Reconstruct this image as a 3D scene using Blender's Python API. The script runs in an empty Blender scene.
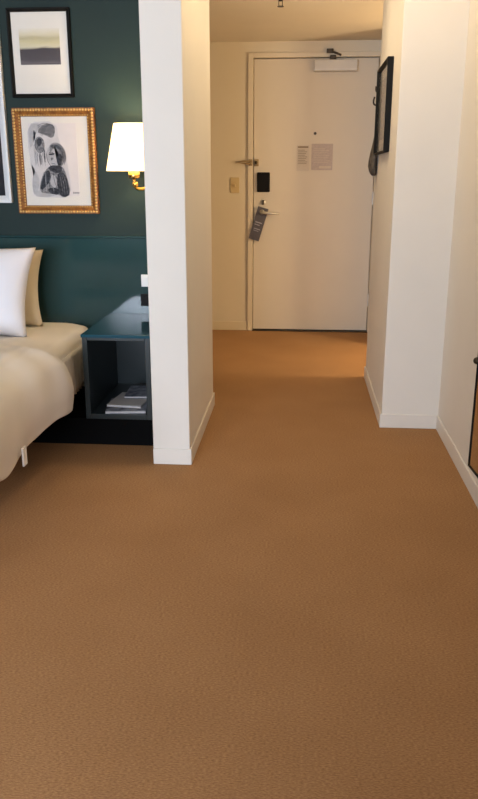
import bpy, bmesh, math, random
from mathutils import Vector, Matrix, noise
random.seed(4)
S = bpy.context.scene
COL = S.collection

# ------------------------------------------------------------------ camera
F, PITCH, YAW, H = 762.3, 0.2862, 0.0799, 1.2246
cam = bpy.data.cameras.new('camera'); cam_o = bpy.data.objects.new('camera', cam); COL.objects.link(cam_o)
cam.sensor_fit = 'HORIZONTAL'; cam.sensor_width = 36.0; cam.lens = F * 36.0 / 478.0
cam.clip_start = 0.02
fw = Vector((-math.sin(YAW) * math.cos(PITCH), math.cos(YAW) * math.cos(PITCH), -math.sin(PITCH)))
rt = Vector((math.cos(YAW), math.sin(YAW), 0)); up = rt.cross(fw)
cam_o.matrix_world = Matrix(((rt.x, up.x, -fw.x, 0), (rt.y, up.y, -fw.y, 0), (rt.z, up.z, -fw.z, H), (0, 0, 0, 1)))
S.camera = cam_o

# ------------------------------------------------------------------ light and exposure
S.view_settings.view_transform = 'Standard'; S.view_settings.look = 'None'
S.view_settings.gamma = 1.0; S.view_settings.use_curve_mapping = False
S.view_settings.exposure = 0.12
world = bpy.data.worlds.new('sky'); S.world = world; world.use_nodes = True
world.node_tree.nodes['Background'].inputs[0].default_value = (0.62, 0.74, 1.0, 1)
world.node_tree.nodes['Background'].inputs[1].default_value = 1.0

def area(name, loc, rot, sx, sy, power, color):
    l = bpy.data.lights.new(name, 'AREA'); l.shape = 'RECTANGLE'; l.size = sx; l.size_y = sy
    l.energy = power; l.color = color
    o = bpy.data.objects.new(name, l); o.location = loc; o.rotation_euler = rot; COL.objects.link(o); return o
def point(name, loc, power, color, r):
    l = bpy.data.lights.new(name, 'POINT'); l.energy = power; l.color = color; l.shadow_soft_size = r
    o = bpy.data.objects.new(name, l); o.location = loc; COL.objects.link(o); return o
area('window_daylight', (-1.45, -3.45, 1.32), (math.radians(90), 0, 0), 2.7, 1.4, 400, (0.76, 0.85, 1.0))
point('hall_lamp_light', (-0.04, 4.20, 1.98), 5.5, (1.0, 0.80, 0.52), 0.12)
point('bathroom_lamp_light', (1.75, 4.75, 1.25), 70, (1.0, 0.79, 0.50), 0.14)
point('bedroom_lamp_light', (0.0, 3.25, 2.42), 14, (1.0, 0.78, 0.48), 0.15)

# ------------------------------------------------------------------ materials
def lin(c):
    return tuple((v / 255 / 12.92 if v / 255 <= 0.04045 else ((v / 255 + 0.055) / 1.055) ** 2.4) for v in c) + (1,)
def mat(name, rgb, rough=0.6, metal=0.0, var=0.0, vscale=8.0, bump=0.0, bscale=200.0, rgb2=None, spec=0.5, coat=0.0):
    m = bpy.data.materials.new(name); m.use_nodes = True
    nt = m.node_tree; b = nt.nodes['Principled BSDF']
    b.inputs['Base Color'].default_value = lin(rgb); b.inputs['Roughness'].default_value = rough
    b.inputs['Metallic'].default_value = metal; b.inputs['Specular IOR Level'].default_value = spec
    b.inputs['Coat Weight'].default_value = coat; b.inputs['Coat Roughness'].default_value = 0.06
    tc = nt.nodes.new('ShaderNodeTexCoord')
    if var or rgb2:
        n = nt.nodes.new('ShaderNodeTexNoise'); n.inputs['Scale'].default_value = vscale; n.inputs['Detail'].default_value = 4
        r = nt.nodes.new('ShaderNodeValToRGB')
        a = lin(rgb); c = lin(rgb2) if rgb2 else tuple(v * (1 - var) for v in a[:3]) + (1,)
        r.color_ramp.elements[0].position = 0.35; r.color_ramp.elements[1].position = 0.65
        r.color_ramp.elements[0].color = c; r.color_ramp.elements[1].color = a
        nt.links.new(tc.outputs['Object'], n.inputs['Vector']); nt.links.new(n.outputs['Fac'], r.inputs['Fac'])
        nt.links.new(r.outputs['Color'], b.inputs['Base Color'])
    if bump:
        n2 = nt.nodes.new('ShaderNodeTexNoise'); n2.inputs['Scale'].default_value = bscale; n2.inputs['Detail'].default_value = 3
        bp = nt.nodes.new('ShaderNodeBump'); bp.inputs['Strength'].default_value = bump; bp.inputs['Distance'].default_value = 0.002
        nt.links.new(tc.outputs['Object'], n2.inputs['Vector']); nt.links.new(n2.outputs['Fac'], bp.inputs['Height'])
        nt.links.new(bp.outputs['Normal'], b.inputs['Normal'])
    return m
def emis(name, rgb, strength):
    m = mat(name, rgb); b = m.node_tree.nodes['Principled BSDF']
    b.inputs['Emission Color'].default_value = lin(rgb); b.inputs['Emission Strength'].default_value = strength; return m
def pane_mat(name, gloss=0.06):
    m = bpy.data.materials.new(name); m.use_nodes = True; nt = m.node_tree; nt.nodes.clear()
    o = nt.nodes.new('ShaderNodeOutputMaterial'); mx = nt.nodes.new('ShaderNodeMixShader'); mx.inputs[0].default_value = gloss
    t = nt.nodes.new('ShaderNodeBsdfTransparent'); g = nt.nodes.new('ShaderNodeBsdfGlossy'); g.inputs['Roughness'].default_value = 0.03
    nt.links.new(t.outputs[0], mx.inputs[1]); nt.links.new(g.outputs[0], mx.inputs[2]); nt.links.new(mx.outputs[0], o.inputs[0]); return m

def carpet_mat():
    m = bpy.data.materials.new('carpet'); m.use_nodes = True; nt = m.node_tree; b = nt.nodes['Principled BSDF']
    b.inputs['Roughness'].default_value = 0.95; b.inputs['Specular IOR Level'].default_value = 0.1
    tc = nt.nodes.new('ShaderNodeTexCoord')
    mp = nt.nodes.new('ShaderNodeMapping'); mp.inputs['Scale'].default_value = (130, 300, 130)
    n1 = nt.nodes.new('ShaderNodeTexNoise'); n1.inputs['Scale'].default_value = 1.0; n1.inputs['Detail'].default_value = 3
    n2 = nt.nodes.new('ShaderNodeTexNoise'); n2.inputs['Scale'].default_value = 3.0; n2.inputs['Detail'].default_value = 4
    r1 = nt.nodes.new('ShaderNodeValToRGB'); r1.color_ramp.elements[0].position = 0.3; r1.color_ramp.elements[1].position = 0.72
    r1.color_ramp.elements[0].color = lin((148, 110, 76)); r1.color_ramp.elements[1].color = lin((189, 147, 104))
    mxn = nt.nodes.new('ShaderNodeMix'); mxn.data_type = 'RGBA'; mxn.blend_type = 'MULTIPLY'; mxn.inputs[0].default_value = 1.0
    r2 = nt.nodes.new('ShaderNodeValToRGB'); r2.color_ramp.elements[0].position = 0.3; r2.color_ramp.elements[1].position = 0.7
    r2.color_ramp.elements[0].color = (0.9, 0.88, 0.86, 1); r2.color_ramp.elements[1].color = (1, 1, 1, 1)
    bp = nt.nodes.new('ShaderNodeBump'); bp.inputs['Strength'].default_value = 0.35; bp.inputs['Distance'].default_value = 0.003
    L = nt.links.new
    L(tc.outputs['Object'], mp.inputs[0]); L(mp.outputs[0], n1.inputs['Vector']); L(tc.outputs['Object'], n2.inputs['Vector'])
    L(n1.outputs['Fac'], r1.inputs[0]); L(n2.outputs['Fac'], r2.inputs[0])
    L(r1.outputs[0], mxn.inputs[6]); L(r2.outputs[0], mxn.inputs[7]); L(mxn.outputs[2], b.inputs['Base Color'])
    L(n1.outputs['Fac'], bp.inputs['Height']); L(bp.outputs[0], b.inputs['Normal']); return m

M = dict(
    carpet=carpet_mat(),
    white=mat('white_wall_paint', (232, 226, 216), 0.75, var=0.03, vscale=3, bump=0.08, bscale=120),
    hall=mat('cream_hall_paint', (226, 214, 192), 0.75, var=0.03, vscale=3, bump=0.08, bscale=120),
    trim=mat('white_trim_paint', (232, 226, 216), 0.45, var=0.03, vscale=6),
    casing=mat('cream_casing_paint', (226, 212, 186), 0.4, var=0.03, vscale=6),
    ceil=mat('ceiling_paint', (226, 216, 196), 0.85, var=0.03, vscale=3),
    green=mat('dark_green_wall_paint', (30, 48, 45), 0.6, var=0.12, vscale=2.5, bump=0.05, spec=0.25),
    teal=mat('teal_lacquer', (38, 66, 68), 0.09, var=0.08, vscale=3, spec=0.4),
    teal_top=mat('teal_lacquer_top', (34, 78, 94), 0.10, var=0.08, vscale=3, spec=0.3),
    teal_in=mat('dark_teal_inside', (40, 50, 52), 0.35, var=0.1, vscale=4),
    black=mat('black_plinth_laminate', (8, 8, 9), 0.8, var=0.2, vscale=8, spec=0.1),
    door=mat('door_paint', (222, 210, 190), 0.5, var=0.04, vscale=2),
    steel=mat('brushed_steel', (214, 210, 202), 0.4, 0.6, var=0.1, vscale=40),
    closer=mat('silver_painted_metal', (206, 200, 190), 0.45, 0.1, var=0.04, vscale=10),
    darkmetal=mat('dark_bronze_metal', (70, 58, 44), 0.4, 0.7, var=0.2, vscale=30),
    oldbrass=mat('tarnished_brass', (168, 142, 100), 0.45, 0.6, var=0.15, vscale=40),
    brass=mat('polished_brass', (214, 174, 98), 0.25, 1.0, var=0.1, vscale=30),
    gold=mat('gilded_wood', (158, 102, 40), 0.45, 0.15, rgb2=(112, 66, 24), vscale=60, bump=0.3, bscale=160),
    gold2=mat('bright_gilding', (232, 188, 110), 0.4, 0.1, var=0.3, vscale=80),
    blackframe=mat('black_frame_wood', (12, 11, 10), 0.6, var=0.2, vscale=20, spec=0.2),
    whiteframe=mat('white_frame_wood', (226, 228, 230), 0.45, var=0.04, vscale=20),
    mat_board=mat('picture_mount_card', (226, 222, 214), 0.9, var=0.02, vscale=30),
    paper=mat('drawing_paper', (222, 216, 214), 0.9, var=0.04, vscale=25),
    wash=mat('pale_grey_wash', (186, 184, 186), 0.9, var=0.16, vscale=60),
    wash2=mat('faint_grey_wash', (208, 204, 204), 0.9, var=0.08, vscale=40),
    mid=mat('mid_grey_pencil', (88, 88, 92), 0.9, rgb2=(150, 148, 150), vscale=90),
    dark=mat('dark_charcoal_pencil', (30, 32, 38), 0.9, rgb2=(70, 72, 80), vscale=90),
    linen=mat('white_linen', (246, 240, 232), 0.9, var=0.03, vscale=5, bump=0.15, bscale=300),
    pillow=mat('white_pillow_cotton', (236, 234, 238), 0.9, var=0.02, vscale=5, bump=0.12, bscale=200),
    cream=mat('cream_pillow_cotton', (232, 220, 196), 0.9, var=0.03, vscale=5, bump=0.12, bscale=200),
    plug=mat('white_plastic', (232, 232, 230), 0.4, var=0.02),
    ivory=mat('ivory_plastic', (212, 190, 146), 0.45, var=0.03),
    blackplastic=mat('black_plastic', (10, 8, 8), 0.6, var=0.1, spec=0.2),
    tag=mat('slate_card', (92, 88, 96), 0.6, var=0.15, vscale=60),
    tagtext=mat('pale_tag_print', (176, 176, 190), 0.7, var=0.1, vscale=300),
    notice=mat('notice_paper', (216, 204, 188), 0.8, var=0.06, vscale=120),
    notice2=mat('tinted_notice_paper', (200, 185, 178), 0.8, var=0.12, vscale=60),
    ink=mat('printed_ink', (150, 130, 106), 0.8, var=0.2, vscale=200),
    magazine=mat('magazine_cover', (170, 174, 186), 0.5, rgb2=(92, 96, 112), vscale=30),
    pages=mat('magazine_pages', (206, 204, 204), 0.8, var=0.1, vscale=200),
    cloth=mat('grey_bag_cloth', (96, 88, 78), 0.9, rgb2=(62, 56, 50), vscale=40, bump=0.2),
    mirror=mat('mirror_silver', (224, 220, 212), 0.02, 1.0, var=0.01),
    pane=pane_mat('clear_picture_glass', 0.015), pane2=pane_mat('reflective_picture_glass', 0.35), winpane=pane_mat('window_glass', 0.05),
    bulb=emis('lamp_bulb', (255, 226, 170), 6.0),
)
def shade_mat():
    m = bpy.data.materials.new('cream_lamp_shade'); m.use_nodes = True; nt = m.node_tree; nt.nodes.clear()
    o = nt.nodes.new('ShaderNodeOutputMaterial'); a1 = nt.nodes.new('ShaderNodeAddShader'); mx = nt.nodes.new('ShaderNodeMixShader')
    d = nt.nodes.new('ShaderNodeBsdfDiffuse'); t = nt.nodes.new('ShaderNodeBsdfTranslucent'); e = nt.nodes.new('ShaderNodeEmission')
    d.inputs[0].default_value = lin((244, 232, 208)); t.inputs[0].default_value = lin((248, 230, 196))
    n = nt.nodes.new('ShaderNodeTexNoise'); n.inputs['Scale'].default_value = 200
    r = nt.nodes.new('ShaderNodeValToRGB'); r.color_ramp.elements[0].color = lin((255, 224, 168)); r.color_ramp.elements[1].color = lin((255, 230, 178))
    nt.links.new(n.outputs['Fac'], r.inputs[0]); nt.links.new(r.outputs[0], e.inputs[0])
    e.inputs[1].default_value = 1.8; mx.inputs[0].default_value = 0.5
    nt.links.new(d.outputs[0], mx.inputs[1]); nt.links.new(t.outputs[0], mx.inputs[2])
    nt.links.new(mx.outputs[0], a1.inputs[0]); nt.links.new(e.outputs[0], a1.inputs[1]); nt.links.new(a1.outputs[0], o.inputs[0]); return m
M['shade'] = shade_mat()

# ------------------------------------------------------------------ helpers
def obj(name, bm, m, parent=None, smooth=False, bevel=0.0, seg=2):
    me = bpy.data.meshes.new(name)
    bmesh.ops.recalc_face_normals(bm, faces=bm.faces[:])
    if smooth:
        for f in bm.faces: f.smooth = True
    bm.to_mesh(me); bm.free()
    for x in (m if isinstance(m, (list, tuple)) else [m]): me.materials.append(M[x])
    o = bpy.data.objects.new(name, me); COL.objects.link(o)
    if parent: o.parent = parent
    if bevel:
        md = o.modifiers.new('bevel', 'BEVEL'); md.width = bevel; md.segments = seg; md.limit_method = 'ANGLE'
    return o
def struct(o): o['kind'] = 'structure'; return o
def tag(o, label, cat, group=None):
    o['label'] = label; o['category'] = cat
    if group: o['group'] = group
    return o
def thing(name, label, cat, loc, rot=(0, 0, 0), group=None):
    o = bpy.data.objects.new(name, None); o.location = loc; o.rotation_euler = rot; o.empty_display_size = 0.05
    COL.objects.link(o); return tag(o, label, cat, group)
def bx(bm, x0, x1, y0, y1, z0, z1):
    v = [bm.verts.new((x, y, z)) for z in (z0, z1) for y in (y0, y1) for x in (x0, x1)]
    for f in ((0, 1, 3, 2), (4, 6, 7, 5), (0, 4, 5, 1), (2, 3, 7, 6), (0, 2, 6, 4), (1, 5, 7, 3)): bm.faces.new([v[i] for i in f])
    return v
def box(*a):
    bm = bmesh.new(); bx(bm, *a); return bm
def boxes(lst):
    bm = bmesh.new()
    for a in lst: bx(bm, *a)
    return bm
def lathe(prof, n=32, cap=False):
    bm = bmesh.new(); rings = []
    for r, z in prof: rings.append([bm.verts.new((r * math.cos(2 * math.pi * i / n), r * math.sin(2 * math.pi * i / n), z)) for i in range(n)])
    for a, b in zip(rings, rings[1:]):
        for i in range(n): bm.faces.new((a[i], a[(i + 1) % n], b[(i + 1) % n], b[i]))
    if cap: bm.faces.new(rings[0]); bm.faces.new(rings[-1])
    return bm
def tube(pts, r, n=10):
    bm = bmesh.new(); rings = []; P = [Vector(p) for p in pts]; rs = r if isinstance(r, (list, tuple)) else [r] * len(P)
    for i, p in enumerate(P):
        t = (P[min(i + 1, len(P) - 1)] - P[max(i - 1, 0)]).normalized()
        a = t.cross(Vector((0.13, 0.31, 0.94))).normalized(); b = t.cross(a)
        rings.append([bm.verts.new(p + rs[i] * (a * math.cos(2 * math.pi * k / n) + b * math.sin(2 * math.pi * k / n))) for k in range(n)])
    for a, b in zip(rings, rings[1:]):
        for k in range(n): bm.faces.new((a[k], a[(k + 1) % n], b[(k + 1) % n], b[k]))
    bm.faces.new(rings[0]); bm.faces.new(rings[-1]); return bm
def xf(bm, mtx): bmesh.ops.transform(bm, matrix=mtx, verts=bm.verts[:]); return bm
def bez(p0, p1, p2, p3, n=12):
    p0, p1, p2, p3 = map(Vector, (p0, p1, p2, p3)); out = []
    for i in range(n + 1):
        t = i / n; out.append(p0 * (1 - t) ** 3 + p1 * 3 * t * (1 - t) ** 2 + p2 * 3 * t * t * (1 - t) + p3 * t ** 3)
    return out

# ------------------------------------------------------------------ the setting
XP1, XP2, YP, YPE = -0.628, -0.466, 3.119, 4.030       # partition stub
XC, YC, YCE, XW = 0.423, 3.710, 4.702, 0.704            # column on the right, right wall
YD, D0, D1, DT = 6.170, -0.3824, 0.547, 2.060           # door wall and door
YG = 3.95                                               # green wall face
XL, YB, XB = -4.2, -3.2, 2.4
ZC, ZH = 2.55, 2.176
struct(obj('floor', box(XL - .1, XB + .1, YB - .1, YD + .25, -.1, 0), 'carpet'))
struct(obj('ceiling', box(XL - .1, XW + .1, YB - .1, YC, ZC, ZC + .1), 'ceil'))
struct(obj('ceiling_hall', boxes([(-2.0, XB, YPE, YD + .1, ZH, ZH + .1), (XP1, XW + .1, YC - .02, YPE, ZH, ZC + .1), (XL - .1, XP1, YC, YPE, ZC, ZC + .1)]), 'ceil'))
struct(obj('wall_left', box(XL - .1, XL, YB - .1, YPE, 0, ZC), 'green'))
struct(obj('wall_right', box(XW, XW + .1, YB - .1, YC + .2, 0, ZC), 'white'))
WX0, WX1, WZ0, WZ1 = -2.9, 0.0, .60, 2.06
struct(obj('wall_back', boxes([(XL, WX0, YB - .1, YB, 0, ZC), (WX1, XW, YB - .1, YB, 0, ZC), (WX0, WX1, YB - .1, YB, 0, WZ0), (WX0, WX1, YB - .1, YB, WZ1, ZC)]), 'green'))
w = struct(obj('window_1', boxes([(WX0, WX0 + .05, YB - .08, YB, WZ0, WZ1), (WX1 - .05, WX1, YB - .08, YB, WZ0, WZ1), (WX0, WX1, YB - .08, YB, WZ0, WZ0 + .05),
    (WX0, WX1, YB - .08, YB, WZ1 - .05, WZ1), (-1.48, -1.42, YB - .08, YB, WZ0, WZ1)]), 'whiteframe'))
obj('pane', box(WX0 + .05, -1.48, YB - .05, YB - .04, WZ0 + .05, WZ1 - .05), 'winpane', w)
obj('pane', box(-1.42, WX1 - .05, YB - .05, YB - .04, WZ0 + .05, WZ1 - .05), 'winpane', w)
struct(obj('wall_added_shade', box(-.38, XW, -.62, -.5, 0, ZC), 'green'))  # unseen wall added behind the camera to shade the near right floor
struct(obj('wall_green', box(XL, XP1, YG, YPE, 0, ZC), 'green'))
struct(obj('wall_partition', box(XP1, XP2, YP, YPE, 0, ZC), 'white', bevel=.004))
struct(obj('wall_column', box(XC, XW + .1, YC, YCE, 0, ZC), 'white', bevel=.004))
XH = 0.60
BD0, BD1 = YCE + .01, 5.64                                   # bathroom doorway on the right of the hall
struct(obj('wall_hall_right', boxes([(XH, XH + .1, YCE, BD0, 0, ZH), (XH, XH + .1, BD1, YD + .1, 0, ZH)]), 'hall'))
struct(obj('wall_bathroom', boxes([(XB, XB + .1, YCE - .9, YD + .1, 0, ZH), (XW + .1, XB, YCE - .9, YCE - .8, 0, ZH)]), 'hall'))
struct(obj('wall_hall_left', box(-2.0, -1.9, YPE, YD + .1, 0, ZH), 'hall'))
struct(obj('wall_entry', boxes([(-1.9, D0 - .012, YD, YD + .12, 0, ZH), (D1 + .012, XB, YD, YD + .12, 0, ZH), (D0 - .012, D1 + .012, YD, YD + .12, DT + .012, ZH), (D0 - .012, D1 + .012, YD + .06, YD + .12, 0, DT + .012)]), 'hall'))  # last box is an added slab behind the door, blocking stray sky light
bb, bt = .072, .008
struct(obj('baseboard_partition', boxes([(XP1, XP2 + bt, YP - bt, YP, 0, bb), (XP2, XP2 + bt, YP, YPE + bt, 0, bb)]), 'trim', bevel=.003))
struct(obj('baseboard_column', boxes([(XC - bt, XW, YC - bt, YC, 0, bb), (XC - bt, XC, YC, YCE + bt, 0, bb)]), 'trim', bevel=.003))
struct(obj('baseboard_right', box(XW - bt, XW, YB, YC - bt, 0, bb), 'trim', bevel=.003))
struct(obj('baseboard_entry', box(-1.9, D0 - .045, YD - bt, YD, 0, bb), 'casing', bevel=.003))
struct(obj('trim_1', boxes([(D0 - .042, D0 - .002, YD - .016, YD + .02, 0, DT + .038), (D1 + .002, D1 + .042, YD - .016, YD + .02, 0, DT + .038),
    (D0 - .002, D1 + .002, YD - .016, YD + .02, DT + .003, DT + .038)]), 'casing', bevel=.003))
struct(obj('trim_2', box(D0 - .002, D1 + .002, YD - .03, YD + .06, 0, .007), 'darkmetal', bevel=.002))

# ------------------------------------------------------------------ entrance door
door = struct(obj('door_1', box(D0 + .003, D1 - .003, YD + .006, YD + .05, .012, DT - .003), 'door', bevel=.002))
DY = YD + .006
for z in (.26, 1.05, 1.85):
    hg = obj('hinge', boxes([(D1 - .006, D1 + .006, DY - .012, DY, z - .05, z + .05)]), 'steel', door, bevel=.003)
bm = tube([(0, -.006, 0), (0, 0, 0)], .011, 16); obj('peephole', xf(bm, Matrix.Translation((.088, DY, 1.53))), 'darkmetal', door)

lk = thing('door_lock', 'black card reader lock with steel lever handle on entrance door', 'door lock', (-.303, DY, 1.02))
obj('reader', box(-.050, .050, -.022, 0, .078, .226), 'blackplastic', lk, bevel=.008, seg=3)
kp = obj('keyhole_plate', xf(lathe([(.0, .006), (.018, .006), (.020, 0), (.020, -.004)], 20), Matrix.Translation((0, 0, .0)) @ Matrix.Rotation(math.pi / 2, 4, 'X')), 'steel', lk, True)
obj('thumb_turn', box(-.006, .006, -.02, -.005, -.018, .018), 'darkmetal', lk, bevel=.002)
hd = obj('lever_handle', tube([(-.012, 0, -.078), (-.012, -.045, -.078), (.0, -.058, -.078), (.05, -.06, -.08), (.125, -.058, -.086)], [.013, .011, .011, .011, .008], 12), 'steel', lk, True)
obj('rosette', xf(lathe([(0, .01), (.022, .01), (.026, .0)], 24), Matrix.Translation((-.012, 0, -.078)) @ Matrix.Rotation(math.pi / 2, 4, 'X')), 'steel', hd, True)

# hanging door tag
tg = thing('door_tag', 'slate grey cardboard door hanger tilted on the steel lever handle', 'door tag', (-.307, DY - .036, .958), (0, math.radians(17), 0))
bm = bmesh.new()
ang = [2 * math.pi * i / 20 for i in range(20)]
out = [(-.042, .022), (.042, .022), (.044, -.235), (-.044, -.235)]
ring = [(.020 * math.cos(a), -.012 + .020 * math.sin(a)) for a in ang]
def outer(a):
    c, s = math.cos(a), math.sin(a); k = []
    if c: k.append((.042 if c > 0 else -.042) / c)
    if s > 0: k.append(.036 / s)
    elif s < 0: k.append(-.223 / s)
    k = min(x for x in k if x > 0); return (k * c, -.012 + k * s)
cor = sorted(ang + [math.atan2(.036, .042), math.atan2(.036, -.042), math.atan2(-.223, .042) % (2 * math.pi), math.atan2(-.223, -.042) % (2 * math.pi)])
vi = [bm.verts.new((.020 * math.cos(a), 0, -.012 + .020 * math.sin(a))) for a in cor]
vo = [bm.verts.new((outer(a)[0], 0, outer(a)[1])) for a in cor]
for i in range(len(cor)):
    j = (i + 1) % len(cor); bm.faces.new((vi[i], vi[j], vo[j], vo[i]))
card = obj('card', bm, 'tag', tg); md = card.modifiers.new('thickness', 'SOLIDIFY'); md.thickness = .002; md.offset = 0
obj('printed_lines', boxes([(-.028, .026, -.0022, -.0012, -.100, -.092), (-.028, .012, -.0022, -.0012, -.118, -.112), (-.026, .026, -.0022, -.0012, -.150, -.144), (-.026, .016, -.0022, -.0012, -.164, -.160)]), 'tagtext', tg)

# door guard
dg = thing('door_guard', 'brass swing bar door guard across door edge above the light switch', 'door guard', (D0, YD, 1.318))
obj('door_plate', box(.008, .042, -.014, .006, -.026, .026), 'oldbrass', dg, bevel=.003)
obj('frame_plate', box(-.034, -.006, -.03, -.016, -.024, .024), 'oldbrass', dg, bevel=.003)
obj('swing_bar', tube([(-.012, -.034, .012), (-.08, -.04, .010), (-.135, -.036, .004), (-.08, -.04, -.004), (-.012, -.034, -.010)], .005, 8), 'oldbrass', dg, True)
obj('knob', xf(lathe([(0, .03), (.010, .028), (.012, .02), (.006, .012), (.006, -.01)], 14), Matrix.Translation((.022, -.006, 0)) @ Matrix.Rotation(math.pi / 2, 4, 'X')), 'darkmetal', dg, True)

# door closer
dc = thing('door_closer', 'silver box door closer with folded arm at top of door', 'door closer', (.226, DY, 2.005))
obj('body', box(-.160, .160, -.055, 0, -.042, .038), 'closer', dc, bevel=.006, seg=3)
obj('cover_seam', boxes([(-.161, .161, -.056, -.001, -.030, -.028)]), 'steel', dc)
arm = obj('arm', boxes([(-.045, .0, -.045, -.025, .038, .070), ]), 'darkmetal', dc, bevel=.004)
obj('arm_link', tube([(-.045, -.03, .098), (-.03, -.045, .092), (.035, -.06, .066)], .008, 8), 'darkmetal', dc)
obj('bracket', box(-.07, -.02, -.05, -.022, .082, .112), 'darkmetal', dc, bevel=.003)

# notices on the door
for (x0, x1, z0, z1, m, lab, head) in ((-.048, .046, 1.255, 1.445, 'notice', 'narrow cream paper notice with dark heading taped on door', True),
                                       (.064, .226, 1.262, 1.455, 'notice2', 'wider pinkish paper notice taped on door below peephole', False)):
    nb = thing('paper_notice', lab, 'notice', ((x0 + x1) / 2, DY, z0), (0, 0, 0), 'notices taped on the door')
    hw, hh = (x1 - x0) / 2, z1 - z0
    bm = bmesh.new(); nx, nz = 6, 8
    g = [[bm.verts.new((-hw + 2 * hw * i / nx, -.002 - .004 * max(0, (i / nx - .6)) * max(0, (.5 - j / nz)), hh * j / nz)) for i in range(nx + 1)] for j in range(nz + 1)]
    for j in range(nz):
        for i in range(nx): bm.faces.new((g[j][i], g[j][i + 1], g[j + 1][i + 1], g[j + 1][i]))
    sh = obj('sheet', bm, m, nb); md = sh.modifiers.new('thickness', 'SOLIDIFY'); md.thickness = .0012
    L = [(-hw * .85, hw * .85, -.0045, -.003, hh * .90, hh * .955)] if head else []
    for k in range(9):
        zz = hh * (.80 - .065 * k); L.append((-hw * .8, hw * (.3 + .5 * ((k * 37) % 10) / 10), -.0045, -.003, zz, zz + .0035))
    if not head: L.append((-.02, .07, -.0055, -.003, .012, .03))
    obj('printed_lines', boxes(L), 'ink' if head else 'notice', nb)

# light switch
sw = thing('light_switch', 'ivory light switch plate on wall left of entrance door', 'light switch', (-.527, YD, 1.09))
obj('plate', box(-.036, .036, -.007, 0, 0, .118), 'ivory', sw, bevel=.003)
obj('toggle', box(-.008, .008, -.018, -.006, .048, .070), 'ivory', sw, bevel=.002)

# sprinkler on the hall ceiling
sp = thing('fire_sprinkler', 'small metal fire sprinkler on the hall ceiling', 'sprinkler', (-.144, 4.71, ZH))
obj('escutcheon', lathe([(0, 0), (.036, 0), (.034, -.008), (.014, -.014), (.010, -.02), (0, -.02)], 24), 'darkmetal', sp, True)
obj('nozzle', boxes([(-.012, -.008, -.003, .003, -.045, -.018), (.008, .012, -.003, .003, -.045, -.018)]), 'darkmetal', sp)
obj('deflector', lathe([(0, -.045), (.018, -.046), (.018, -.049), (0, -.049)], 16), 'darkmetal', sp)

# ------------------------------------------------------------------ framed picture on the column and hanging bag
def frame_rails(parent, x0, x1, z0, z1, wd, depth, m, y=0.0, bevel=.003):
    # four mitred rails, front towards -Y, back at y
    prof = [(0, 0), (0, depth), (wd * .35, depth), (wd * .75, depth * .72), (wd, depth * .55), (wd, 0)]
    cs = [Vector((x0, 0, z0)), Vector((x1, 0, z0)), Vector((x1, 0, z1)), Vector((x0, 0, z1))]
    dg_ = [Vector((1, 0, 1)), Vector((-1, 0, 1)), Vector((-1, 0, -1)), Vector((1, 0, -1))]
    for k in range(4):
        a, b = k, (k + 1) % 4; bm = bmesh.new()
        va = [bm.verts.new(cs[a] + dg_[a] * q + Vector((0, y - d, 0))) for q, d in prof]
        vb = [bm.verts.new(cs[b] + dg_[b] * q + Vector((0, y - d, 0))) for q, d in prof]
        n = len(prof)
        for i in range(n): bm.faces.new((va[i], va[(i + 1) % n], vb[(i + 1) % n], vb[i]))
        bm.faces.new(va); bm.faces.new(vb)
        obj('rail', bm, m, parent, bevel=bevel)

cf = thing('picture_frame', 'black framed glazed picture hanging on side of white column', 'picture', (XC, 4.27, 1.335), (0, 0, -math.pi / 2))
# local x -> world -Y, local -y -> world -X
frame_rails(cf, -.27, .27, 0, .435, .011, .030, 'blackframe')
obj('mount', box(-.255, .255, -.010, -.006, .015, .42), 'mat_board', cf)
obj('print', box(-.19, .19, -.012, -.010, .07, .37), 'wash', cf)
obj('pane', box(-.254, .254, -.016, -.014, .016, .419), 'pane2', cf)

hb = thing('hanging_bag', 'grey cloth bag hanging from hook beside framed picture', 'bag', (XC, 4.62, 1.22))
bm = bmesh.new(); rings = []
for z, hx, hy, cx in ((0, .010, .05, -.016), (.012, .017, .075, -.019), (.05, .027, .085, -.029), (.12, .020, .07, -.022), (.20, .011, .045, -.014), (.262, .006, .02, -.010)):
    rings.append([bm.verts.new((cx + hx * math.cos(2 * math.pi * k / 16), hy * math.sin(2 * math.pi * k / 16) * (1 + .06 * math.sin(5 * k)), z)) for k in range(16)])
for a, b in zip(rings, rings[1:]):
    for k in range(16): bm.faces.new((a[k], a[(k + 1) % 16], b[(k + 1) % 16], b[k]))
bm.faces.new(rings[0]); bm.faces.new(rings[-1])
o = obj('pouch', bm, 'cloth', hb, True); o.modifiers.new('sub', 'SUBSURF').render_levels = 1
obj('strap', tube([(-.010, -.008, .255), (-.008, -.004, .34), (-.012, 0, .40), (-.008, .004, .34), (-.010, .008, .255)], .004, 8), 'cloth', hb, True)
hk = thing('wall_hook', 'dark metal coat hook on column wall holding the grey bag', 'hook', (XC, 4.62, 1.56))
obj('back_plate', box(-.006, 0, -.02, .02, 0, .14), 'darkmetal', hk, bevel=.002)
obj('prong', tube(bez((-.004, 0, .05), (-.03, 0, .03), (-.045, 0, .05), (-.03, 0, .085)), .005, 8), 'darkmetal', hk, True)
obj('prong', tube(bez((-.004, 0, .11), (-.02, 0, .10), (-.03, 0, .12), (-.024, 0, .14)), .005, 8), 'darkmetal', hk, True)

# ------------------------------------------------------------------ swivel mirror on the right wall
mr = thing('wall_mirror', 'tall mirror with thin dark frame on right wall reflecting carpet', 'mirror', (.668, 2.815, .148), (0, 0, math.radians(4.6)))
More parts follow.
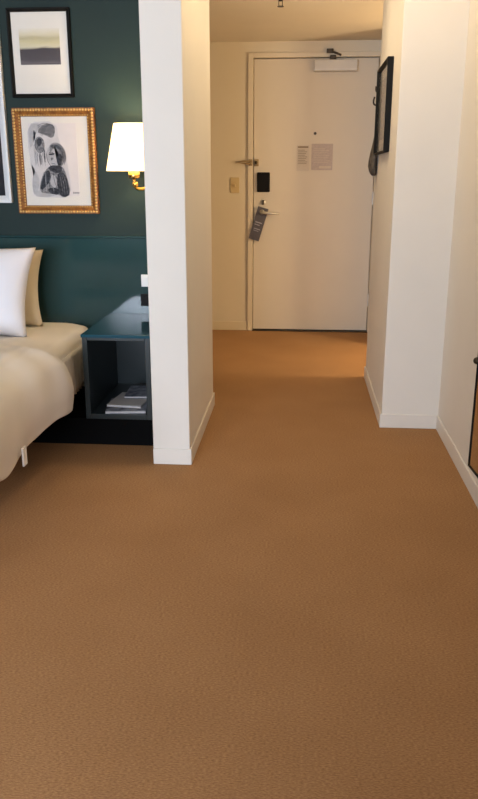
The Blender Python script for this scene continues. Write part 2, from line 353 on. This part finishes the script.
# far edge at origin, panel runs towards the camera (local -Y); face towards -X
MW, MH = .56, 1.45
obj('glass', box(-.004, .004, -MW + .008, -.008, .008, MH - .008), 'mirror', mr)
obj('backing', box(.004, .012, -MW + .004, -.004, .004, MH - .004), 'blackframe', mr)
for nm, a in (('side_rail', (-.008, .012, -.007, 0, 0, MH)), ('side_rail', (-.010, .012, -MW, -MW + .010, 0, MH)), ('bottom_rail', (-.008, .012, -MW, 0, 0, .007)), ('top_rail', (-.010, .012, -MW, 0, MH - .010, MH))):
    obj(nm, box(*a), 'blackframe', mr, bevel=.002)
for y in (0, -MW): obj('pivot_knob', xf(lathe([(0, -.014), (.010, -.012), (.014, 0), (.010, .012), (0, .014)], 16), Matrix.Translation((-.006, y + (.006 if y == 0 else -.006), .415)) @ Matrix.Rotation(math.pi / 2, 4, 'X')), 'darkmetal', mr, True)

# ------------------------------------------------------------------ headboard, plinth, nightstand
YH = 3.895
hbd = thing('headboard', 'glossy dark teal lacquered headboard panel along the green wall', 'headboard', (-1.9, YG, 0))
obj('panel', box(-.75, 1.268, YH - YG, -.001, .13, .916), 'teal', hbd, bevel=.003)
obj('top_cap', box(-.75, 1.268, YH - YG - .003, -.001, .917, .927), 'teal', hbd, bevel=.002)
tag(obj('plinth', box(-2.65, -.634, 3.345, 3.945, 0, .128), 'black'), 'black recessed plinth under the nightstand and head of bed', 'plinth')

NX0, NX1, NY0, NZ0, NZ1 = -.985, -.672, 3.335, .13, .531
ns = thing('nightstand', 'open fronted teal lacquered nightstand between bed and white partition', 'nightstand', (NX0, NY0, NZ0))
W_, D_, H_ = NX1 - NX0, YH - NY0 - .002, NZ1 - NZ0
tk = .024
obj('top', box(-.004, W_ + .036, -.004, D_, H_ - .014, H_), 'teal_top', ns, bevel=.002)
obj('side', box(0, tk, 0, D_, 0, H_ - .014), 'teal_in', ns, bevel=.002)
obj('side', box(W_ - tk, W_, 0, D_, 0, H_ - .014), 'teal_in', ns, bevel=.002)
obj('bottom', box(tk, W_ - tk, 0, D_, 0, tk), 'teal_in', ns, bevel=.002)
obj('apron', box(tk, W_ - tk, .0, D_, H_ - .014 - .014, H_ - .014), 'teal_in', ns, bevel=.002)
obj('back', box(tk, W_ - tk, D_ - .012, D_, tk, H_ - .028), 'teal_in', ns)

# things lying inside
zb = NZ0 + tk
def magazine(x, y, z, rz, w, d, t, m, lab):
    r = thing('magazine', lab, 'magazine', (x, y, z), (0, 0, rz), 'magazines in the nightstand')
    obj('pages', box(-w / 2 + .002, w / 2 - .002, -d / 2 + .002, d / 2, .0012, t - .0012), 'pages', r)
    bm = bmesh.new(); n = 8
    for zz, zo in ((0, .0012), (t - .0012, t)):
        lo, hi = [], []
        for i in range(n + 1):
            xx = -w / 2 + w * i / n; cu = .004 * (i / n) ** 3 if zz else 0
            lo.append([bm.verts.new((xx, -d / 2, zz + cu)), bm.verts.new((xx, d / 2, zz + cu * .3))]); hi.append([bm.verts.new((xx, -d / 2, zo + cu)), bm.verts.new((xx, d / 2, zo + cu * .3))])
        for i in range(n):
            bm.faces.new((lo[i][0], lo[i + 1][0], lo[i + 1][1], lo[i][1])); bm.faces.new((hi[i][0], hi[i + 1][0], hi[i + 1][1], hi[i][1]))
            bm.faces.new((lo[i][0], lo[i + 1][0], hi[i + 1][0], hi[i][0])); bm.faces.new((lo[i][1], lo[i + 1][1], hi[i + 1][1], hi[i][1]))
        for i in (0, n): bm.faces.new((lo[i][0], lo[i][1], hi[i][1], hi[i][0]))
    obj('cover', bm, m, r)
magazine(-.812, 3.46, zb, .10, .19, .22, .012, 'magazine', 'lowest magazine lying inside the nightstand')
magazine(-.805, 3.50, zb + .017, -.12, .17, .22, .010, 'pages', 'pale magazine in the middle of the nightstand stack')
magazine(-.780, 3.60, zb + .032, .05, .13, .20, .008, 'magazine', 'small magazine on top of the nightstand stack')
so = thing('power_outlet', 'dark power outlet plate on headboard just above the nightstand', 'power outlet', (-.783, YH, .572))
obj('plate', box(-.040, .040, -.007, 0, 0, .062), 'blackplastic', so, bevel=.002)
obj('socket_face', box(-.026, .026, -.010, -.006, .012, .050), 'blackplastic', so, bevel=.002)
sk = thing('bedside_switch', 'white switch plate on headboard above the nightstand', 'light switch', (-.783, YH, .672))
obj('plate', box(-.034, .034, -.008, 0, 0, .062), 'plug', sk, bevel=.002)
obj('rocker', box(-.014, .014, -.012, -.007, .014, .048), 'plug', sk, bevel=.001)

# ------------------------------------------------------------------ bed
bed = thing('bed', 'white made bed with plump duvet hanging over its side', 'bed', (-1.80, 3.0, 0))
def grid_skin(name, fn, nu, nv, m, parent, thick, sub=1):
    bm = bmesh.new()
    g = [[bm.verts.new(fn(i / nu, j / nv)) for i in range(nu + 1)] for j in range(nv + 1)]
    for j in range(nv):
        for i in range(nu): bm.faces.new((g[j][i], g[j][i + 1], g[j + 1][i + 1], g[j + 1][i]))
    o = obj(name, bm, m, parent, True)
    if thick: md = o.modifiers.new('thickness', 'SOLIDIFY'); md.thickness = thick; md.offset = -1
    if sub: md = o.modifiers.new('sub', 'SUBSURF'); md.levels = sub; md.render_levels = sub
    return o
BX, BY = -1.80, 3.0
obj('base', box(-.55, .40, -1.05, .34, 0, .13), 'black', bed)
obj('frame', box(-.70, .46, -1.02, .885, .13, .215), 'black', bed, bevel=.01)
bm = bmesh.new(); rr = .14; pl = []
for cx, cy, a0 in ((.748 - rr, .885 - rr, 0), (-.78 + rr, .885 - rr, 90), (-.78 + rr, -1.15 + rr, 180), (.748 - rr, -1.15 + rr, 270)):
    pl += [(cx + rr * math.cos(math.radians(a0 + 15 * k)), cy + rr * math.sin(math.radians(a0 + 15 * k))) for k in range(7)]
rings = []
for ins, z in ((.03, .216), (.004, .235), (0, .30), (0, .42), (.006, .452), (.022, .476), (.05, .488)):
    rings.append([bm.verts.new((x - ins * (1 if x > 0 else -1), y - ins * (1 if y > 0 else -1), z)) for x, y in pl])
for a, b in zip(rings, rings[1:]):
    for i in range(len(pl)): j = (i + 1) % len(pl); bm.faces.new((a[i], a[j], b[j], b[i]))
bm.faces.new(rings[0]); bm.faces.new(rings[-1])
obj('mattress', bm, 'linen', bed, True)
# fitted sheet side pleats
def sheet(u, v):
    y = .05 + .70 * u; z = .235 + .20 * v
    return (.750 + .009 * math.sin(u * 95) * (1 - v) + .002, y, z)
grid_skin('sheet_side', sheet, 160, 8, 'linen', bed, .003, 0)
DX0, DX1, DYF, DYN, ZT, ZB = -.80, .805, .11, -1.20, .552, .228
def duvet(u, v):
    # u across the bed (drop, top, drop), v from head to foot
    top = DX1 - DX0; r = .085; drop = ZT - ZB - r; arc = r * math.pi / 2
    tot = top - 2 * r + 2 * (arc + drop); s = u * tot
    def side(q):          # q measured from the lower hem upwards -> (offset from edge, z)
        if q < drop: return 0.0, ZB + q
        a = (q - drop) / r; return -r + r * math.cos(a), ZT - r + r * math.sin(a)
    if s < drop + arc: off, z = side(s); x = DX0 - off
    elif s > tot - drop - arc: off, z = side(tot - s); x = DX1 + off
    else: x = DX0 + r + (s - drop - arc); z = ZT
    y = DYF + (DYN - DYF) * v
    k = max(0, min(1, (ZT - z) / (ZT - ZB)))
    puff = .018 * (1 - (2 * v - 1) ** 6)
    nz = noise.noise(Vector((x * 2.2, y * 2.2, z * 2.2))) * .030 + noise.noise(Vector((x * 6, y * 6, z * 5 + 3))) * .014
    if abs(x) < .7: z += puff + nz
    else: x += (nz + .012 * math.sin(y * 9 + 1.0) * k + .022 * math.sin(math.pi * min(1, k * 1.1))) * (1 if x > 0 else -1); z += nz * (1 - k) + .016 * k * math.sin(y * 7 + 2) + .012 * k * noise.noise(Vector((y * 9, 1, 2)))
    if v < .06: z -= .03 * (1 - v / .06) * (1 - k)
    y -= .06 * max(0, .35 - abs(k - .3)) if v < .02 and False else 0
    y += .03 * math.sin(k * 3.0) * (1 - v) - .07 * (1 - k) * (1 - v) * (1 if x > .4 else .3)
    return (x, y, z)
dv = grid_skin('duvet', duvet, 110, 60, 'linen', bed, .03, 1)
def fold(u, v):            # folded-back turn-down roll along the top of the duvet
    a = v * math.pi * 1.1; x = -.72 + 1.42 * u; n = noise.noise(Vector((x * 4, v * 2, 7))) * .012
    return (x, -.10 + .13 * math.cos(a) * .9 + n, .555 + .030 * math.sin(a) + n)
obj('hem_tag', box(.806, .814, -.475, -.440, .205, .275), 'linen', bed, bevel=.002)

def pillow(name, lab, m, loc, rot, w, h, t, group):
    r = thing(name, lab, 'pillow', loc, rot, group)
    n = 28; bm = bmesh.new()
    def P(u, v, s):
        px, pz = 1 - abs(u) ** 2.6, 1 - abs(v) ** 2.6
        th = t / 2 * (max(px, 0) ** .55) * (max(pz, 0) ** .55)
        pin = 1 - .08 * (1 - abs(u) ** 2) * abs(v) ** 3; pin2 = 1 - .09 * (1 - abs(v) ** 2) * abs(u) ** 3
        x, z = u * w / 2 * pin2, v * h / 2 * pin
        th += (noise.noise(Vector((x * 5, z * 5, s * 3 + len(lab)))) * .012) * min(1, px * pz * 3)
        return (x, s * th, z + h / 2)
    G = {}
    for s in (-1, 1):
        for j in range(n + 1):
            for i in range(n + 1):
                e = i in (0, n) or j in (0, n)
                if e and s == 1: G[s, i, j] = G[-1, i, j]; continue
                G[s, i, j] = bm.verts.new(P(-1 + 2 * i / n, -1 + 2 * j / n, s))
    for s in (-1, 1):
        for j in range(n):
            for i in range(n): bm.faces.new((G[s, i, j], G[s, i + 1, j], G[s, i + 1, j + 1], G[s, i, j + 1]))
    obj('cushion', bm, m, r, True)
    return r
pillow('pillow', 'cream pillow leaning on the headboard behind the white one', 'cream', (-1.612, 3.72, .489), (math.radians(-12), 0, math.radians(0)), .64, .385, .17, 'pillows on the bed')
pillow('pillow', 'white pillow standing in front of the cream pillow', 'pillow', (-1.612, 3.48, .489), (math.radians(-20), math.radians(1.5), math.radians(-4)), .66, .44, .20, 'pillows on the bed')

# ------------------------------------------------------------------ pictures on the green wall
def strip_mat(name, stops, nscale, namt, zlen):
    m = bpy.data.materials.new(name); m.use_nodes = True; nt = m.node_tree; b = nt.nodes['Principled BSDF']; b.inputs['Roughness'].default_value = .8
    tc = nt.nodes.new('ShaderNodeTexCoord'); sx = nt.nodes.new('ShaderNodeSeparateXYZ'); n = nt.nodes.new('ShaderNodeTexNoise')
    mp = nt.nodes.new('ShaderNodeMapping'); mp.inputs['Scale'].default_value = (nscale * .3, 1, nscale)
    n.inputs['Scale'].default_value = 1; n.inputs['Detail'].default_value = 5
    ma = nt.nodes.new('ShaderNodeMath'); ma.operation = 'MULTIPLY_ADD'; ma.inputs[1].default_value = namt
    dv_ = nt.nodes.new('ShaderNodeMath'); dv_.operation = 'SUBTRACT'; dv_.inputs[1].default_value = namt / 2
    r = nt.nodes.new('ShaderNodeValToRGB')
    while len(r.color_ramp.elements) < len(stops): r.color_ramp.elements.new(.5)
    for e, (p, c) in zip(r.color_ramp.elements, stops): e.position = p; e.color = lin(c)
    L = nt.links.new
    L(tc.outputs['Generated'], sx.inputs[0]); L(tc.outputs['Object'], mp.inputs[0]); L(mp.outputs[0], n.inputs['Vector'])
    L(n.outputs['Fac'], ma.inputs[0]); L(sx.outputs['Z'], ma.inputs[2]); L(ma.outputs[0], dv_.inputs[0]); L(dv_.outputs[0], r.inputs[0]); L(r.outputs[0], b.inputs['Base Color']); return m
M['sea'] = strip_mat('seascape_print', [(0, (70, 64, 74)), (.05, (92, 86, 92)), (.12, (66, 60, 68)), (.43, (58, 52, 60)), (.455, (150, 144, 128)), (.50, (204, 198, 172)), (.62, (198, 190, 152)), (.74, (180, 172, 140)), (.82, (206, 199, 172)), (1, (222, 217, 206))], 34, .16, 1)
M['darkart'] = strip_mat('dark_print', [(0, (28, 30, 38)), (.3, (44, 34, 38)), (.6, (30, 30, 36)), (1, (40, 40, 46))], 12, .3, 1)

pb = thing('picture_frame', 'black framed seascape print with wide white mount', 'picture', (-1.283, YG, 1.592))
frame_rails(pb, -.155, .155, 0, .402, .018, .022, 'blackframe')
obj('mount', box(-.14, .14, -.009, -.004, .015, .388), 'mat_board', pb)
obj('print', box(-.102, .098, -.0105, -.009, .150, .312), 'sea', pb)
obj('pane', box(-.139, .139, -.0145, -.0125, .016, .387), 'pane', pb)

pw = thing('picture_frame', 'large white framed dark artwork at left edge of green wall', 'picture', (-1.79, YG, 1.088))
frame_rails(pw, -.31, .31, 0, 1.02, .036, .03, 'whiteframe')
obj('artwork', box(-.276, .276, -.008, -.003, .034, .986), 'darkart', pw)
obj('pane', box(-.275, .275, -.0145, -.0125, .035, .985), 'pane', pw)

pg = thing('picture_frame', 'ornate gold framed pencil drawing beside the brass wall lamp', 'picture', (-1.239, YG, 1.036))
GX, GZ = .208, .508
frame_rails(pg, -GX, GX, 0, GZ, .040, .028, 'gold', bevel=.002)
bm = bmesh.new()                                         # carved beading round the frame
def bead(x, z, y, r):
    m4 = Matrix.Translation((x, y, z)) @ Matrix.Diagonal((r, r * .8, r, 1))
    bmesh.ops.create_icosphere(bm, subdivisions=1, radius=1, matrix=m4)
n1 = 27; n2 = 33
for inset, yy, r in ((.010, -.027, .0072), (.034, -.018, .0045)):
    for i in range(n1 + 1):
        x = -GX + inset + (2 * GX - 2 * inset) * i / n1; bead(x, inset, yy, r); bead(x, GZ - inset, yy, r)
    for i in range(1, n2):
        z = inset + (GZ - 2 * inset) * i / n2; bead(-GX + inset, z, yy, r); bead(GX - inset, z, yy, r)
o = obj('carved_beading', bm, 'gold2', pg, True); o['kind'] = 'stuff'
obj('mount', box(-GX + .036, GX - .036, -.009, -.004, .036, GZ - .036), 'mat_board', pg)
# drawing: flat tones on paper.  Coordinates: picture units 0..1 across and down the sheet
PXW, PXH = .245, .350
px0, pz1 = -.134, .436
dr = obj('drawing', box(px0, px0 + PXW, -.0102, -.009, pz1 - PXH, pz1), 'paper', pg)
def shape(pts, m, lay):
    bm = bmesh.new()
    y = -.0108 - lay * .0003
    for _ in range(1):
        q = []
        for (a0, b0), (a1, b1) in zip(pts, pts[1:] + pts[:1]): q += [(.75 * a0 + .25 * a1, .75 * b0 + .25 * b1), (.25 * a0 + .75 * a1, .25 * b0 + .75 * b1)]
        pts = q
    f = bm.faces.new([bm.verts.new((px0 + u * PXW, y, pz1 - v * PXH)) for u, v in pts])
    bmesh.ops.triangulate(bm, faces=[f]); obj('pencil_tone', bm, m, dr)
def ell(cx, cy, rx, ry, n=18, a0=0, a1=2 * math.pi): return [(cx + rx * math.cos(a0 + (a1 - a0) * i / n), cy + ry * math.sin(a0 + (a1 - a0) * i / n)) for i in range(n)]
shape([(-.02, -.02), (.60, -.03), (.62, .25), (.76, .35), (.78, .60), (.84, 1.02), (.05, 1.02), (.12, .70), (-.02, .50)], 'wash2', -1)
shape([(0, 0), (.30, 0), (.20, .10), (.10, .14), (.08, .30), (0, .33)], 'wash', 0)
shape([(.10, .62), (.18, .80), (.10, .95), (.02, .99), (.0, .80)], 'wash', 0)
shape([(.18, .12), (.30, .02), (.42, -.0), (.54, .02), (.57, .10), (.50, .21), (.36, .16), (.24, .13)], 'mid', 1)
shape([(.13, .24), (.20, .18), (.30, .20), (.33, .30), (.28, .38), (.20, .40), (.12, .33)], 'mid', 1)
shape([(.16, .24), (.21, .19), (.28, .22), (.25, .29), (.19, .32)], 'dark', 2)
shape([(.10, .09), (.14, .10), (.14, .20), (.11, .24)], 'dark', 1)
shape([(.08, .30), (.12, .28), (.16, .44), (.14, .56), (.11, .56)], 'wash', 1)
shape([(.18, .40), (.24, .41), (.24, .56), (.20, .56)], 'mid', 2)
shape([(.28, .38), (.32, .32), (.33, .50), (.30, .56)], 'mid', 2)
shape(ell(.53, .43, .18, .155), 'wash', 2)
shape([(.42, .30), (.54, .28), (.66, .32), (.71, .42), (.70, .54), (.64, .60), (.55, .58), (.62, .48), (.60, .38), (.50, .34)], 'mid', 3)
shape([(.58, .40), (.68, .42), (.66, .56), (.56, .58)], 'dark', 4)
shape([(.40, .41), (.52, .40), (.52, .425), (.40, .435)], 'dark', 4)
shape([(.43, .47), (.49, .46), (.49, .49), (.44, .50)], 'mid', 4)
shape([(.30, .64), (.44, .56), (.68, .58), (.75, .72), (.82, .97), (.66, 1.03), (.56, .98), (.40, .97), (.14, .95), (.20, .76)], 'mid', 3)
shape([(.34, .58), (.68, .57), (.64, .68), (.44, .67)], 'dark', 4)
shape([(.58, .66), (.73, .68), (.80, .98), (.66, 1.02), (.55, .96), (.53, .78)], 'dark', 4)
shape([(.34, .62), (.44, .70), (.34, .84), (.16, .94), (.22, .76)], 'dark', 4)
shape([(.42, .70), (.53, .72), (.52, .90), (.38, .84)], 'wash', 5)
shape([(.33, .88), (.57, .89), (.56, .99), (.36, .96)], 'dark', 5)
shape([(.20, .90), (.40, .95), (.50, 1.0), (.08, 1.02), (.04, .95)], 'wash', 2)
def stroke(pts, w, m, lay):
    P = [Vector((px0 + u * PXW, -.0108 - lay * .0003, pz1 - v * PXH)) for u, v in pts]; bm = bmesh.new(); L, Rr = [], []
    for i, p in enumerate(P):
        t = (P[min(i + 1, len(P) - 1)] - P[max(i - 1, 0)]).normalized(); nrm = Vector((-t.z, 0, t.x)) * w * (.4 if i in (0, len(P) - 1) else 1)
        L.append(bm.verts.new(p + nrm)); Rr.append(bm.verts.new(p - nrm))
    for i in range(len(P) - 1): bm.faces.new((L[i], L[i + 1], Rr[i + 1], Rr[i]))
    obj('pencil_stroke', bm, m, dr)
def arc(cx, cy, rx, ry, a0, a1, n=10): return [(cx + rx * math.cos(math.radians(a0 + (a1 - a0) * i / n)), cy + ry * math.sin(math.radians(a0 + (a1 - a0) * i / n))) for i in range(n + 1)]
for k in range(7): stroke(arc(.36, .22, .10 + .03 * k, .09 + .022 * k, -150 + 4 * k, -30 - 3 * k), .0011, 'dark', 2)      # fan of hatching
for k in range(6): stroke(arc(.55, .45, .13 + .014 * k, .125 + .012 * k, -160 + 6 * k, 20 + 4 * k), .0011, 'dark', 5)     # hair
stroke(arc(.52, .44, .17, .16, 60, 200), .0012, 'dark', 5)
stroke(arc(.45, .42, .05, .03, 190, 350), .0012, 'dark', 6); stroke([(.47, .43), (.44, .50), (.47, .51)], .0010, 'dark', 6)
stroke([(.43, .55), (.50, .545), (.53, .56)], .0012, 'dark', 6)
stroke(arc(.22, .29, .10, .11, 0, 300), .0012, 'dark', 3); stroke([(.17, .28), (.21, .27), (.25, .285)], .0010, 'dark', 3)
for u in (.10, .15, .20, .25, .30): stroke([(u + .03, .38), (u, .45), (u + .01, .58)], .0012, 'dark' if u > .12 else 'mid', 3)
for k in range(5): stroke([(.26 + .05 * k, .66), (.24 + .06 * k, .78), (.22 + .08 * k, .93)], .0012, 'wash' if k % 2 else 'dark', 6)
for k in range(3): stroke([(.60 + .04 * k, .70), (.63 + .045 * k, .82), (.64 + .05 * k, .97)], .0011, 'mid', 6)
for k in range(4): shape([(.86 + .035 * k, .945 + .01 * (k % 2)), (.885 + .035 * k, .935), (.888 + .035 * k, .96), (.862 + .035 * k, .97)], 'mid', 1)
obj('pane', box(-GX + .038, GX - .038, -.0165, -.0145, .038, GZ - .038), 'pane', pg)

# ------------------------------------------------------------------ wall lamp
LX, LY = -.806, 3.76
lamp = thing('wall_lamp', 'brass wall lamp with glowing cream shade beside the white partition', 'wall lamp', (LX, LY, 1.17))
obj('shade', lathe([(.131, .074), (.088, .287), (.0865, .287), (.1295, .074), (.131, .074)], 40), 'shade', lamp, True)
obj('socket', lathe([(0, .040), (.024, .040), (.027, .046), (.027, .070), (.016, .074), (.012, .10), (0, .10)], 20), 'brass', lamp, True)
ar = obj('arm', tube(bez((0, 0, .042), (-.012, .0, -.02), (.03, .02, -.02), (.06, .08, .004), 10) + bez((.06, .08, .004), (.08, .12, .02), (.085, .15, .03), (.085, YG - LY - .01, .03), 8)[1:], .008, 10), 'brass', lamp, True)
obj('knuckle', xf(lathe([(0, -.014), (.012, -.011), (.015, 0), (.012, .011), (0, .014)], 14), Matrix.Translation((.004, .002, .012))), 'brass', ar, True)
obj('wall_plate', xf(lathe([(0, .016), (.03, .014), (.045, .006), (.047, 0), (0, 0)], 24), Matrix.Translation((.085, YG - LY, .03)) @ Matrix.Rotation(math.pi / 2, 4, 'X')), 'brass', lamp, True)
obj('bulb', xf(lathe([(0, -.05), (.012, -.045), (.014, -.02), (.028, .015), (.026, .035), (.012, .05), (0, .053)], 16), Matrix.Translation((0, 0, .15))), 'bulb', lamp, True)
lt = point('wall_lamp_light', (LX, LY, 1.17 + .24), 8.0, (1.0, 0.76, 0.44), 0.03)
